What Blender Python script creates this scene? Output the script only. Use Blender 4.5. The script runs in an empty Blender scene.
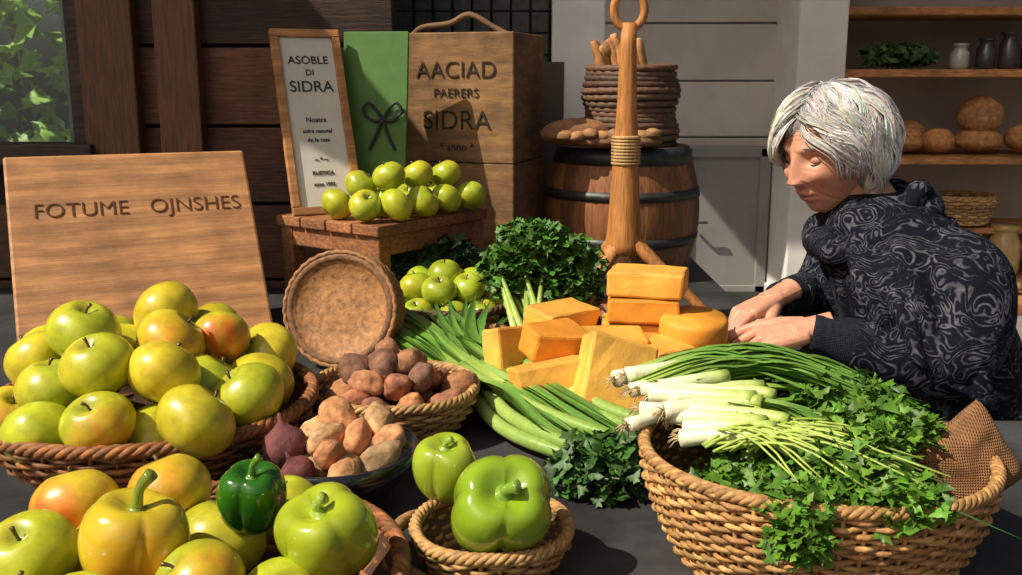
import bpy, math, random
from mathutils import Vector, Matrix, noise
R=random.Random(7)
V=Vector
pi=math.pi
sc=bpy.context.scene

# ---------------------------------------------------------------- materials
def mat(name,rough=.5,ns=20,st=(1,1,1),amt=.25,bump=.1,sss=0,coat=0,metal=0,kind=None,bd=.005,spec=.5):
    m=bpy.data.materials.new(name); m.use_nodes=True; nt=m.node_tree; N=nt.nodes; L=nt.links
    b=N['Principled BSDF']; b.inputs['Roughness'].default_value=rough; b.inputs['Metallic'].default_value=metal
    b.inputs['Specular IOR Level'].default_value=spec
    if sss: b.inputs['Subsurface Weight'].default_value=sss; b.inputs['Subsurface Radius'].default_value=(.02,.008,.004); b.inputs['Subsurface Scale'].default_value=.5
    if coat: b.inputs['Coat Weight'].default_value=coat; b.inputs['Coat Roughness'].default_value=.15
    tc=N.new('ShaderNodeTexCoord'); mp=N.new('ShaderNodeMapping'); mp.inputs['Scale'].default_value=st
    L.new(tc.outputs['Object'],mp.inputs['Vector'])
    n=N.new('ShaderNodeTexNoise'); n.inputs['Scale'].default_value=ns; n.inputs['Detail'].default_value=7; n.inputs['Roughness'].default_value=.62
    L.new(mp.outputs[0],n.inputs['Vector'])
    a=N.new('ShaderNodeAttribute'); a.attribute_name='Col'
    r=N.new('ShaderNodeMapRange'); r.inputs[1].default_value=.3; r.inputs[2].default_value=.7; r.inputs[3].default_value=1-amt; r.inputs[4].default_value=1+amt
    L.new(n.outputs['Fac'],r.inputs[0])
    s=N.new('ShaderNodeVectorMath'); s.operation='SCALE'; L.new(a.outputs['Color'],s.inputs[0]); L.new(r.outputs[0],s.inputs['Scale'])
    L.new(s.outputs[0],b.inputs['Base Color'])
    h=n.outputs['Fac']
    if kind=='speck':
        vo=N.new('ShaderNodeTexVoronoi'); vo.inputs['Scale'].default_value=170; L.new(tc.outputs['Object'],vo.inputs['Vector'])
        r3=N.new('ShaderNodeMapRange'); r3.inputs[1].default_value=.12; r3.inputs[2].default_value=.2; r3.inputs[3].default_value=.6; r3.inputs[4].default_value=0; L.new(vo.outputs['Distance'],r3.inputs[0])
        mx=N.new('ShaderNodeMix'); mx.data_type='RGBA'; mx.inputs[7].default_value=(.5,.42,.12,1)
        L.new(r3.outputs[0],mx.inputs[0]); L.new(s.outputs[0],mx.inputs[6]); L.new(mx.outputs[2],b.inputs['Base Color'])
    if kind=='weather':
        n3=N.new('ShaderNodeTexNoise'); n3.inputs['Scale'].default_value=5; n3.inputs['Detail'].default_value=8; n3.inputs['Roughness'].default_value=.7
        L.new(tc.outputs['Object'],n3.inputs['Vector'])
        r3=N.new('ShaderNodeMapRange'); r3.inputs[1].default_value=.38; r3.inputs[2].default_value=.62; r3.inputs[3].default_value=.55; r3.inputs[4].default_value=1.25; L.new(n3.outputs['Fac'],r3.inputs[0])
        s3=N.new('ShaderNodeVectorMath'); s3.operation='SCALE'; L.new(s.outputs[0],s3.inputs[0]); L.new(r3.outputs[0],s3.inputs['Scale']); L.new(s3.outputs[0],b.inputs['Base Color'])
    if kind=='grain':
        wv=N.new('ShaderNodeTexWave'); wv.bands_direction='Y'; wv.inputs['Scale'].default_value=7; wv.inputs['Distortion'].default_value=9; wv.inputs['Detail'].default_value=4; wv.inputs['Detail Scale'].default_value=.9
        mp2=N.new('ShaderNodeMapping'); mp2.inputs['Scale'].default_value=(.3,1,1); L.new(tc.outputs['Object'],mp2.inputs['Vector']); L.new(mp2.outputs[0],wv.inputs['Vector'])
        r3=N.new('ShaderNodeMapRange'); r3.inputs[3].default_value=.80; r3.inputs[4].default_value=1.10; L.new(wv.outputs['Fac'],r3.inputs[0])
        s3=N.new('ShaderNodeVectorMath'); s3.operation='SCALE'; L.new(s.outputs[0],s3.inputs[0]); L.new(r3.outputs[0],s3.inputs['Scale'])
        n4=N.new('ShaderNodeTexNoise'); n4.inputs['Scale'].default_value=7; n4.inputs['Detail'].default_value=8; n4.inputs['Roughness'].default_value=.7; L.new(tc.outputs['Object'],n4.inputs['Vector'])
        r4=N.new('ShaderNodeMapRange'); r4.inputs[1].default_value=.35; r4.inputs[2].default_value=.65; r4.inputs[3].default_value=.66; r4.inputs[4].default_value=1.15; L.new(n4.outputs['Fac'],r4.inputs[0])
        s4=N.new('ShaderNodeVectorMath'); s4.operation='SCALE'; L.new(s3.outputs[0],s4.inputs[0]); L.new(r4.outputs[0],s4.inputs['Scale']); L.new(s4.outputs[0],b.inputs['Base Color'])
    if kind=='paisley':
        n2=N.new('ShaderNodeTexNoise'); n2.inputs['Scale'].default_value=15; n2.inputs['Detail'].default_value=1.0; n2.inputs['Distortion'].default_value=1.5
        L.new(tc.outputs['Object'],n2.inputs['Vector'])
        mu=N.new('ShaderNodeMath'); mu.operation='MULTIPLY'; mu.inputs[1].default_value=70; L.new(n2.outputs['Fac'],mu.inputs[0])
        si=N.new('ShaderNodeMath'); si.operation='SINE'; L.new(mu.outputs[0],si.inputs[0])
        vo=N.new('ShaderNodeTexNoise'); vo.inputs['Scale'].default_value=24; vo.inputs['Detail'].default_value=6; vo.inputs['Roughness'].default_value=.75; L.new(tc.outputs['Object'],vo.inputs['Vector'])
        ad=N.new('ShaderNodeMath'); ad.operation='MULTIPLY_ADD'; ad.inputs[1].default_value=6; L.new(vo.outputs['Fac'],ad.inputs[0]); L.new(si.outputs[0],ad.inputs[2])
        rr=N.new('ShaderNodeMapRange'); rr.inputs[1].default_value=3.3; rr.inputs[2].default_value=4.7; L.new(ad.outputs[0],rr.inputs[0])
        mx=N.new('ShaderNodeMix'); mx.data_type='RGBA'; mx.inputs[6].default_value=(.0045,.0058,.012,1); mx.inputs[7].default_value=(.12,.125,.15,1)
        L.new(rr.outputs[0],mx.inputs[0]); L.new(mx.outputs[2],b.inputs['Base Color'])
    if kind=='weave':
        w=[]
        for ax in ('X','Z'):
            q=N.new('ShaderNodeTexWave'); q.bands_direction=ax; q.inputs['Scale'].default_value=120; q.inputs['Distortion'].default_value=.6
            L.new(tc.outputs['Object'],q.inputs['Vector']); w.append(q)
        mm=N.new('ShaderNodeMath'); mm.operation='MULTIPLY'; L.new(w[0].outputs['Fac'],mm.inputs[0]); L.new(w[1].outputs['Fac'],mm.inputs[1])
        h=mm.outputs[0]
        r2=N.new('ShaderNodeMapRange'); r2.inputs[3].default_value=.65; r2.inputs[4].default_value=1.25; L.new(h,r2.inputs[0])
        s2=N.new('ShaderNodeVectorMath'); s2.operation='SCALE'; L.new(s.outputs[0],s2.inputs[0]); L.new(r2.outputs[0],s2.inputs['Scale']); L.new(s2.outputs[0],b.inputs['Base Color'])
    if bump:
        bp=N.new('ShaderNodeBump'); bp.inputs['Strength'].default_value=bump; bp.inputs['Distance'].default_value=bd
        L.new(h,bp.inputs['Height']); L.new(bp.outputs[0],b.inputs['Normal'])
    return m

M_apple=mat('apple_skin',.33,45,amt=.26,bump=.06,sss=.06,coat=.2,kind='speck')
M_pepper=mat('pepper_skin',.16,25,amt=.16,bump=.05,coat=.6)
M_potato=mat('potato_skin',.85,70,amt=.45,bump=.6)
M_wick=mat('wicker',.65,90,amt=.5,bump=.5)
M_leaf=mat('leaf',.5,60,amt=.4,bump=.2,sss=.0)
M_leek=mat('leek_skin',.4,120,(1,1,1),amt=.15,bump=.2)
M_woodX=mat('wood_grain_x',.7,14,(1,12,12),.5,.5,kind='weather')
M_woodZ=mat('wood_grain_z',.6,14,(12,12,1),.45,.4)
M_board=mat('pine_board',.6,8,(1,14,14),.28,.3,kind='grain')
M_crate=mat('aged_crate',.8,8,(1,2,6),.4,.5,kind='weather')
M_wall=mat('painted_wall',.8,4,amt=.12,bump=.1)
M_slate=mat('slate',.6,7,amt=.5,bump=.35,kind='weather')
M_ground=mat('concrete',.85,5,amt=.25,bump=.2)
M_cheese=mat('cheese',.55,16,amt=.2,bump=.6,sss=.10,spec=.35)
M_bread=mat('bread_crust',.75,40,amt=.45,bump=.5)
M_metal=mat('iron_hoop',.5,30,amt=.3,bump=.2,metal=.7)
M_cloth=mat('patterned_shawl',.9,90,amt=.3,bump=.4,kind='paisley',spec=.15)
M_knit=mat('dark_knit',.9,150,amt=.4,bump=.6,kind='weave',spec=.15)
M_burlap=mat('burlap',.9,60,amt=.25,bump=.9,kind='weave')
M_skin=mat('skin',.48,38,amt=.16,bump=.35,sss=.15)
M_hair=mat('grey_hair',.45,120,amt=.2,bump=.1)
M_plain=mat('plain',.6,30,amt=.15,bump=.03)
M_paper=mat('paper',.7,12,amt=.08,bump=.02)
M_bowl=mat('glazed_bowl',.2,30,amt=.2,bump=.03,coat=.5)
def glassmat():
    m=bpy.data.materials.new('window_glass'); m.use_nodes=True; nt=m.node_tree; b=nt.nodes['Principled BSDF']
    b.inputs['Roughness'].default_value=.03; b.inputs['Transmission Weight'].default_value=.9; b.inputs['IOR'].default_value=1.3; b.inputs['Base Color'].default_value=(.85,.95,.9,1)
    return m
M_glass=glassmat()

# ---------------------------------------------------------------- mesh builder
def catmull(P,n):
    P=[V(p) for p in P]
    if len(P)<3:
        return [P[0].lerp(P[-1],i/(n)) for i in range(n+1)]
    Q=[P[0]*2-P[1]]+P+[P[-1]*2-P[-2]]; out=[]
    seg=len(P)-1
    for i in range(n+1):
        t=i/n*seg; k=min(int(t),seg-1); u=t-k
        a,b,c,d=Q[k:k+4]
        out.append(.5*((2*b)+(c-a)*u+(2*a-5*b+4*c-d)*u*u+(3*b-a-3*c+d)*u**3))
    return out
def lerpl(L,t):
    x=t*(len(L)-1); k=min(int(x),len(L)-2); u=x-k
    if isinstance(L[0],(int,float)): return L[k]*(1-u)+L[k+1]*u
    return tuple(a*(1-u)+b*u for a,b in zip(L[k],L[k+1]))
def jit(c,a,rr=R):
    f=1+rr.uniform(-a,a); return (c[0]*f*(1+rr.uniform(-a,a)*.3),c[1]*f,c[2]*f*(1+rr.uniform(-a,a)*.3))
class MB:
    def __init__(s): s.v=[];s.f=[];s.c=[];s.mi=[];s.sm=[]
    def add(s,vs,fs,col,mi=0,smooth=True):
        o=len(s.v)
        for i,p in enumerate(vs):
            s.v.append(tuple(p))
        if isinstance(col,list): s.c+=col
        else: s.c+=[col]*len(vs)
        for f in fs:
            s.f.append(tuple(o+i for i in f)); s.mi.append(mi); s.sm.append(smooth)
    def tube(s,P,rad,col,sides=8,n=None,mi=0,flat=1,up=None,cap=True):
        pts=catmull(P,n) if n else [V(p) for p in P]
        m=len(pts); vs=[];cs=[]
        T=[(pts[min(i+1,m-1)]-pts[max(i-1,0)]).normalized() for i in range(m)]
        ref=V(up) if up is not None else (V((0,0,1)) if abs(T[0].z)<.9 else V((1,0,0)))
        for i in range(m):
            t=i/(m-1); r=lerpl(rad,t) if isinstance(rad,(list,tuple)) else rad
            c=lerpl(col,t) if isinstance(col,list) else col
            a=(ref-T[i]*ref.dot(T[i])).normalized(); b=T[i].cross(a)
            if up is None: ref=a
            for j in range(sides):
                w=2*pi*j/sides
                vs.append(pts[i]+a*(math.cos(w)*r*flat)+b*(math.sin(w)*r)); cs.append(c)
        fs=[(i*sides+j,i*sides+(j+1)%sides,(i+1)*sides+(j+1)%sides,(i+1)*sides+j) for i in range(m-1) for j in range(sides)]
        if cap:
            fs.append(tuple(reversed(range(sides)))); fs.append(tuple((m-1)*sides+j for j in range(sides)))
        s.add(vs,fs,cs,mi)
    def ring(s,fn,n,rad,col,sides=6,mi=0,flat=1):
        pts=[V(fn(2*pi*i/n)) for i in range(n)]; vs=[];cs=[]
        for i in range(n):
            T=(pts[(i+1)%n]-pts[i-1]).normalized(); a=V((0,0,1)); a=(a-T*a.dot(T)).normalized(); b=T.cross(a)
            for j in range(sides):
                w=2*pi*j/sides; vs.append(pts[i]+a*(math.cos(w)*rad*flat)+b*(math.sin(w)*rad)); cs.append(col)
        fs=[(i*sides+j,i*sides+(j+1)%sides,((i+1)%n)*sides+(j+1)%sides,((i+1)%n)*sides+j) for i in range(n) for j in range(sides)]
        s.add(vs,fs,cs,mi)
    def box(s,c,size,col,M=None,mi=0):
        hx,hy,hz=[q/2 for q in size]; c=V(c)
        vs=[c+V((x*hx,y*hy,z*hz)) for x in(-1,1) for y in(-1,1) for z in(-1,1)]
        if M is not None: vs=[M@p for p in vs]
        s.add(vs,[(0,1,3,2),(4,6,7,5),(0,4,5,1),(2,3,7,6),(0,2,6,4),(1,5,7,3)],col,mi,False)
    def lathe(s,prof,c,col,n=32,mi=0,M=None,mod=None,capb=True,capt=True):
        c=V(c); vs=[];cs=[]
        for k,(r,z) in enumerate(prof):
            for j in range(n):
                a=2*pi*j/n; rr=r*(mod(a,k/(len(prof)-1)) if mod else 1)
                p=V((rr*math.cos(a),rr*math.sin(a),z))
                if M is not None: p=M@p
                vs.append(c+p); cs.append(col(a,k/(len(prof)-1)) if callable(col) else (col[k] if isinstance(col,list) else col))
        m=len(prof)
        fs=[(k*n+j,k*n+(j+1)%n,(k+1)*n+(j+1)%n,(k+1)*n+j) for k in range(m-1) for j in range(n)]
        if capb: fs.append(tuple(reversed(range(n))))
        if capt: fs.append(tuple((m-1)*n+j for j in range(n)))
        s.add(vs,fs,cs,mi)
    def build(s,name,mats,parent=None,bevel=0,sub=0,remesh=0,smoothit=0,M=None):
        me=bpy.data.meshes.new(name); me.from_pydata(s.v,[],s.f); 
        at=me.color_attributes.new('Col','FLOAT_COLOR','POINT')
        buf=[]
        for c in s.c: buf+= [c[0],c[1],c[2],1.0]
        at.data.foreach_set('color',buf)
        for m in (mats if isinstance(mats,list) else [mats]): me.materials.append(m)
        me.polygons.foreach_set('material_index',s.mi); me.polygons.foreach_set('use_smooth',s.sm)
        me.update()
        o=bpy.data.objects.new(name,me); sc.collection.objects.link(o)
        if M is not None: o.matrix_world=M
        if parent: o.parent=parent
        if remesh:
            q=o.modifiers.new('r','REMESH'); q.mode='VOXEL'; q.voxel_size=remesh; q.use_smooth_shade=True
        if smoothit:
            q=o.modifiers.new('s','SMOOTH'); q.iterations=smoothit; q.factor=.6
        if bevel:
            q=o.modifiers.new('b','BEVEL'); q.width=bevel; q.segments=2; q.limit_method='ANGLE'; q.angle_limit=.8
        if sub:
            q=o.modifiers.new('u','SUBSURF'); q.levels=sub; q.render_levels=sub
        return o
def text(body,size,M,x,y,col,parent,name,ext=.0008,align='CENTER',off=.012,PM=None,sx=1):
    cu=bpy.data.curves.new(name,'FONT'); cu.body=body; cu.size=size; cu.align_x=align; cu.extrude=ext; cu.offset=size*off
    o=bpy.data.objects.new(name,cu); sc.collection.objects.link(o)
    m=bpy.data.materials.new(name+'_ink'); m.use_nodes=True; b=m.node_tree.nodes['Principled BSDF']; b.inputs['Base Color'].default_value=(*col,1); b.inputs['Roughness'].default_value=.8
    cu.materials.append(m)
    o.parent=parent
    if PM is not None: o.matrix_parent_inverse=PM.inverted()
    o.matrix_basis=M@Matrix.Translation((x,y,.0012))@Matrix.Diagonal((sx,1,1,1))
    return o
def plane_frame(o,phi,beta):
    p=math.radians(phi);b=math.radians(beta)
    X=V((math.cos(p),math.sin(p),0)); U=V((-math.sin(p)*math.sin(b),math.cos(p)*math.sin(b),math.cos(b))); N=X.cross(U)
    m=Matrix((X,U,N)).transposed().to_4x4(); m.translation=V(o); return m
def rotM(rr=R,tilt=.6):
    return Matrix.Rotation(rr.uniform(0,2*pi),3,'Z')@Matrix.Rotation(rr.uniform(-tilt,tilt),3,'X')@Matrix.Rotation(rr.uniform(-tilt,tilt),3,'Y')
def relax(L,zf,it=25,pull=None):
    L=[list(a) for a in L]
    for _ in range(it):
        for i in range(len(L)):
            for j in range(i):
                a=V(L[i][:3]);b=V(L[j][:3]); d=a-b; m=(L[i][3]+L[j][3])*.95
                if d.length<m:
                    k=d.normalized()*((m-d.length)*.4); k.z*=.6
                    a+=k;b-=k; L[i][:3]=a; L[j][:3]=b
        for a in L: a[2]=max(a[2],zf+a[3]*.9)
    return L
# ---------------------------------------------------------------- produce
def apple(mb,c,r,col,blush=None,M=None,strong=False):
    M=M or rotM(tilt=.8)
    prof=[]
    n=18
    for k in range(n+1):
        a=pi*k/n
        rr=r*math.sin(a)*(1+.06*math.sin(a)); z=-r*.92*math.cos(a)
        if k>n-4: z-= r*.34*math.exp(-(rr/(r*.24))**2)
        if k<4: z+= r*.2*math.exp(-(rr/(r*.22))**2)
        prof.append((max(rr*(1.0+.05*(a/pi-.5)),r*.01),z))
    base=jit(col,.14); ph=R.uniform(0,6); bd=R.uniform(0,6.28)
    Bd=V((R.uniform(-.5,.9),-.8,R.uniform(-.3,.6))).normalized()
    yel=(.66,.50,.03)
    def cf(a,t):
        c2=base
        w=max(0,math.cos(a-bd-2))*.4; c2=tuple(x*(1-w)+y*w for x,y in zip(c2,yel))
        if blush:
            d=M@V((math.sin(pi*t)*math.cos(a),math.sin(pi*t)*math.sin(a),-math.cos(pi*t)))
            w=max(0,min(1,(d.dot(Bd)-.1)*1.3))*(1 if strong else .7)
            w*=.8+.2*math.sin(a*9)
            c2=tuple(x*(1-w)+y*w for x,y in zip(c2,blush))
        k=math.exp(-((t-1)/.12)**2)*.55+math.exp(-(t/.08)**2)*.5
        return tuple(x*(1-k)+y*k for x,y in zip(c2,(.16,.2,.03)))
    mb.lathe(prof,c,cf,30,M=M,mod=lambda a,t:1+.03*math.cos(5*a+ph)*(1-t)+.035*math.sin(2*a+ph))
    c=V(c); u=M@V((0,0,1)); s=M@V((1,0,0))
    mb.tube([c+u*r*.55,c+u*r*.78,c+u*r*.96+s*r*.1],[r*.045,r*.04,r*.06],(.10,.06,.02),5,n=4)
def pepper(mb,c,r,h,col,M=None,lobes=4,stem=(.16,.3,.04),slen=.45,blush=None):
    M=M or Matrix.Identity(3); prof=[];n=26
    for k in range(n+1):
        a=pi*k/n; rr=r*(math.sin(a)**.62 if 0<math.sin(a) else 0)*(.86+.2*(k/n)); z=-h*math.cos(a)
        z-= h*.38*math.exp(-(rr/(r*.38))**2) if k>n/2 else -h*.2*math.exp(-(rr/(r*.3))**2)
        prof.append((max(rr,r*.012),z))
    ph=R.uniform(0,3)
    def md(a,t): 
        return 1-.17*(1-abs(math.cos(lobes*(a+ph)/2))**.6)+.04*math.sin(a*2+ph)+.02*math.sin(3*a+5*t)
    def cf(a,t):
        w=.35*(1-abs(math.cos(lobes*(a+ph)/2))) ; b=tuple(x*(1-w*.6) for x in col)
        if blush:
            k=max(0,math.cos(a+.9))*max(0,1.3-1.5*t); k=min(1,k); b=tuple(x*(1-k)+y*k for x,y in zip(b,blush))
        return b
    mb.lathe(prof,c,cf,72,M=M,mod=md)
    c=V(c);u=M@V((0,0,1));s=M@V((1,0,0))
    z0=h*.60
    mb.lathe([(r*.05,z0-.003),(r*.36,z0+.004),(r*.26,z0+h*.06),(r*.13,z0+h*.14),(r*.1,z0+h*.2)],c,stem,24,M=M,mod=lambda a,t:1+.18*math.cos(5*a)*(1-t))
    mb.tube([c+u*(z0+h*.1),c+u*(z0+h*(.1+slen*.6))+s*r*.03,c+u*(z0+h*(.1+slen*1.1))+s*r*.22],[r*.12,r*.09,r*.13],stem,10,n=8)
def potato(mb,c,r,col,elong=1.35):
    M=rotM(tilt=1.0); off=V((R.uniform(0,50),R.uniform(0,50),0)); vs=[];cs=[];n=20;m=12
    base=jit(col,.3)
    for k in range(m+1):
        a=pi*k/m
        for j in range(n):
            w=2*pi*j/n; d=V((math.sin(a)*math.cos(w),math.sin(a)*math.sin(w),math.cos(a)))
            q=1+.28*noise.noise(d*1.3+off)+.09*noise.noise(d*4+off)
            p=V((d.x*r*elong,d.y*r,d.z*r*.88))*q
            vs.append(V(c)+M@p); f=1+.6*noise.noise(d*3+off); cs.append(tuple(x*f for x in base))
    fs=[(k*n+j,k*n+(j+1)%n,(k+1)*n+(j+1)%n,(k+1)*n+j) for k in range(m) for j in range(n)]
    mb.add(vs,fs,cs)
def leaf(mb,p,size,col,d=None,rr=R):
    n=11; M=Matrix.Rotation(rr.uniform(0,2*pi),3,'Z')@Matrix.Rotation(rr.uniform(-.9,.9),3,'X')@Matrix.Rotation(rr.uniform(-.9,.9),3,'Y')
    vs=[V((.35*size,0,.12*size))]; 
    for i in range(n):
        a=-1.95+3.9*i/(n-1); q=size*(.5+.5*abs(math.cos(1.6*a)))*(1 if i%2==0 else .68)
        vs.append(V((.3*size+q*math.cos(a),q*math.sin(a),rr.uniform(-.22,.22)*size)))
    vs.append(V((0,0,0)))
    vs=[V(p)+M@q for q in vs]; m=len(vs)
    mb.add(vs,[(0,i,i+1) for i in range(1,m-1)]+[(0,m-1,1)],jit(col,.42,rr))
def foliage(mb,c,rad,n,size,col,rr=R,shell=.5):
    for _ in range(n):
        d=V((rr.gauss(0,1),rr.gauss(0,1),rr.gauss(0,1))).normalized()*(rr.uniform(shell,1))
        leaf(mb,(c[0]+d.x*rad[0],c[1]+d.y*rad[1],max(c[2]+d.z*rad[2],.756)),size*rr.uniform(.7,1.3),col)
def stems(mb,base,c,rad,n,col,r=.0016):
    for _ in range(n):
        d=V((R.gauss(0,.5)*rad[0],R.gauss(0,.5)*rad[1],R.gauss(0,.5)*rad[2]))
        b=V(base)+V((R.uniform(-.012,.012),R.uniform(-.012,.012),0)); e=V(c)+d
        mb.tube([b,b.lerp(e,.5)+V((0,0,.01)),e],[r*1.5,r,r*.6],jit(col,.2),5,n=6)
def ribbon(mb,P,w,cols,n=14,up=(0,0,1),fold=.35):
    pts=catmull(P,n); vs=[];cs=[]
    for i,p in enumerate(pts):
        t=i/n; T=(pts[min(i+1,n)]-pts[max(i-1,0)]).normalized(); u=V(up); sd=T.cross(u)
        if sd.length<1e-3: sd=V((1,0,0))
        sd.normalize(); u=sd.cross(T); ww=w*(1 if t<.6 else max(.06,1-((t-.6)/.4)**1.6))
        for q,h in((-1,1),(-.5,.35),(0,0),(.5,.35),(1,1)):
            vs.append(p+sd*ww*q+u*(h*ww*fold)); cs.append(lerpl(cols,t))
    fs=[(i*5+j,i*5+j+1,(i+1)*5+j+1,(i+1)*5+j) for i in range(n) for j in range(4)]
    mb.add(vs,fs,cs)
WH=(.80,.78,.56);LG=(.38,.50,.10);MG=(.11,.24,.035);DG=(.03,.10,.022)
def leek(mb,P,r,split=.5,nl=6,spread=.05,cols=None,wid=.012,root=True,zs=(-.2,.5)):
    pts=catmull(P,30); k=int(30*split)
    cols=cols or [WH,WH,(.66,.74,.4),LG]
    mb.tube(pts[:k+1],[r*1.25,r*1.05,r,r*1.05,r*1.2],cols,12)
    if root:
        T=(pts[0]-pts[1]).normalized()
        for _ in range(14):
            d=(T+V((R.gauss(0,.6),R.gauss(0,.6),R.gauss(0,.6)))).normalized()
            mb.tube([pts[0],pts[0]+d*.008,pts[0]+d*.014+V((0,0,-.004))],[.0009,.0006,.0004],(.5,.38,.2),4)
    D=[pts[-1]-pts[-3]]
    for i in range(nl):
        s=V((R.uniform(-1,1),R.uniform(-1,1),R.uniform(*zs)))*spread
        q=[pts[max(k-4,0)]+V((R.uniform(-1,1),R.uniform(-1,1),R.uniform(-1,1)))*r*.5,pts[min(k+4,30)]+s*.15,pts[(k+30)//2]+s*.5,pts[30]+s+D[0].normalized()*R.uniform(-.05,.04)]
        g=jit(MG,.3); ribbon(mb,q,wid*R.uniform(.7,1.2),[LG,g,g,jit(DG,.3)],fold=R.uniform(.2,.7))
# ---------------------------------------------------------------- baskets
def wicker(name,c,h,rb,rt,ratio=1,rot=0,col=(.42,.25,.1),nst=32,rows=11,w=.0042,rim=.007,bulge=1):
    mb=MB(); cx,cy,z0=c; ca,sa=math.cos(rot),math.sin(rot)
    def P(r,a,z): 
        x=r*math.cos(a);y=r*ratio*math.sin(a); return V((cx+x*ca-y*sa,cy+x*sa+y*ca,z))
    def Rz(t): return rb+(rt-rb)*math.sin(t*pi/2)**bulge if t>0 else rb
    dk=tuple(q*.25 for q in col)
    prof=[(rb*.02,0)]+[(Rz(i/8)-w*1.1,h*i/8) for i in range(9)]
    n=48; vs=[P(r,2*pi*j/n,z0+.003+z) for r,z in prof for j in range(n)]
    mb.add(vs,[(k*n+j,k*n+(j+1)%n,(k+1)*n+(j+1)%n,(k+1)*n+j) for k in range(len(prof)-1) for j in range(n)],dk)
    for j in range(nst):
        a=2*pi*j/nst
        mb.tube([P(Rz(i/6),a,z0+w+h*i/6) for i in range(7)],w*.8,jit(col,.25),5)
    nn=nst*4
    for k in range(rows):
        t=(k+.5)/rows; z=z0+w+t*(h-w); cc=jit(col,.35)
        mb.ring(lambda a:P(Rz(t)+w*1.15*math.cos(nst/2*a+pi*k)+.0012*math.sin(5*a+k*2),a,z+w*.35*math.sin(3*a+k)),nn,h/rows*.48,cc,6)
    for q in range(4):
        cc=jit(col,.3)
        tw=int(nst*.55)
        mb.ring(lambda a:P(rt+rim*.62*math.cos(tw*a+q*pi/2),a,z0+h+rim*.62*math.sin(tw*a+q*pi/2)+.0015*math.sin(3*a)),tw*12,rim*.6,cc,6)
    mb.ring(lambda a:P(rb,a,z0+rim*.7),nn,rim*.7,jit(col,.2),6)
    return mb
GA=(.44,.47,.022); GA2=(.57,.48,.025); RED=(.72,.13,.02); ORG=(.76,.27,.02)

# =============================================================== ROOM
mb=MB(); mb.box((0,3,-.05),(14,14,.1),(.22,.21,.2)); mb.build('floor',M_ground)
mb=MB(); z=0; BR=(.085,.038,.018)
ph=.19
while z<3.0:
    if z+ph<=1.09: segs=[(-3.2,-1.9),(-1.9,-.97),(-.97,-.28)]
    else: segs=[(-3.2,-2.4),(-1.0,-.28)] if z<2.3 else [(-3.2,-1.6),(-1.6,-.28)]
    for a,b in segs:
        mb.box(((a+b)/2,2.47+R.uniform(-.005,.005),z+ph/2),(b-a-.004,.05,ph-.008),jit(BR,.5))
    z+=ph
mb.box((-1.75,2.52,.55),(2.9,.04,1.09),(.03,.02,.015)); mb.box((-.63,2.52,1.6),(.7,.04,3),(.03,.02,.015))
mb.box((-2.8,2.52,1.5),(.8,.04,3),(.03,.02,.015))
mb.build('wall_left',M_woodX,bevel=.003)
mb=MB()
for x,w in((-.79,.1),(-.955,.13)): mb.box((x,2.425,1.5),(w,.045,3),jit((.17,.072,.03),.2))
mb.build('trim_1',M_woodZ,bevel=.004)
w1=bpy.data.objects.new('window_1',None); sc.collection.objects.link(w1)
mb=MB(); FR=(.06,.04,.03)
mb.box((-1.03,2.47,1.7),(.05,.1,1.3),FR); mb.box((-1.7,2.44,1.075),(1.4,.12,.05),FR); mb.box((-1.7,2.47,2.33),(1.4,.1,.06),FR); mb.box((-1.45,2.47,1.7),(.045,.08,1.2),FR)
mb.build('frame',M_woodX,w1,bevel=.003)
mb=MB(); mb.box((-1.7,2.48,1.7),(1.35,.006,1.22),(.8,.9,.9)); mb.build('pane',M_glass,w1)
mb=MB(); 
n=60
vs=[V((-1.14+.4*(i/n),2.6+.018*math.sin(i*.9),z)) for z in(1.0,2.35) for i in range(n+1)]
mb.add(vs,[(i,i+1,n+2+i,n+1+i) for i in range(n)],(.45,.5,.48)); mb.build('reflection_backing',M_paper,w1)  # pleated grey-green sheet added behind the pane as part of its reflection
mb=MB()
for _ in range(800):
    leaf(mb,(R.uniform(-3,-1.0),R.uniform(3.4,4.2),R.uniform(.8,2.6)),.08,(.3,.48,.10))
for _ in range(14):
    x=R.uniform(-3,-1); mb.tube([(x,3.8,0),(x+.1,3.8,1.2),(x+R.uniform(-.3,.3),3.8,2.5)],[.02,.012,.006],(.1,.07,.04),6,n=6)
mb.build('reflection_leaves',M_leaf)  # leaves added behind the glass, standing for greenery mirrored in the pane
mb=MB(); mb.box((-.1,2.93,.65),(.5,.1,1.3),(.1,.08,.06)); mb.box((-.1,2.93,2.4),(.5,.1,1.2),(.1,.08,.06)); mb.build('wall_recess',M_wall)
mb=MB()
for i in range(9): mb.tube([(-.33+i*.055,2.9,1.3),(-.33+i*.055,2.9,1.8)],.004,(.03,.03,.03),6)
for i in range(8): mb.tube([(-.35,2.9,1.32+i*.06),(.12,2.9,1.32+i*.06)],.003,(.03,.03,.03),6)
mb.box((-.1,2.97,1.55),(.5,.01,.5),(.12,.13,.12)); mb.build('window_2',M_metal)
mb=MB(); mb.box((.19,2.96,1.5),(.15,.15,3),(.88,.86,.82)); mb.build('trim_2',M_wall,bevel=.006)
mb=MB(); mb.box((-2.25,2.08,2.32),(2.0,.68,.05),(.1,.06,.03))
for i in range(4): mb.box((-3.1+i*.55,2.08,2.27),(.05,.66,.08),(.12,.07,.035))
mb.build('shade_eave',M_woodX,bevel=.003)  # unseen eave, added to shade the upper planks of the left wall
mb=MB(); LGY=(.56,.51,.46)
mb.box((.6,5.7,1.5),(2.2,.1,3),(.3,.3,.3))
for i in range(10):
    mb.box((.6,5.64,.16+i*.31),(2.2,.03,.3),jit(LGY,.04))
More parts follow.
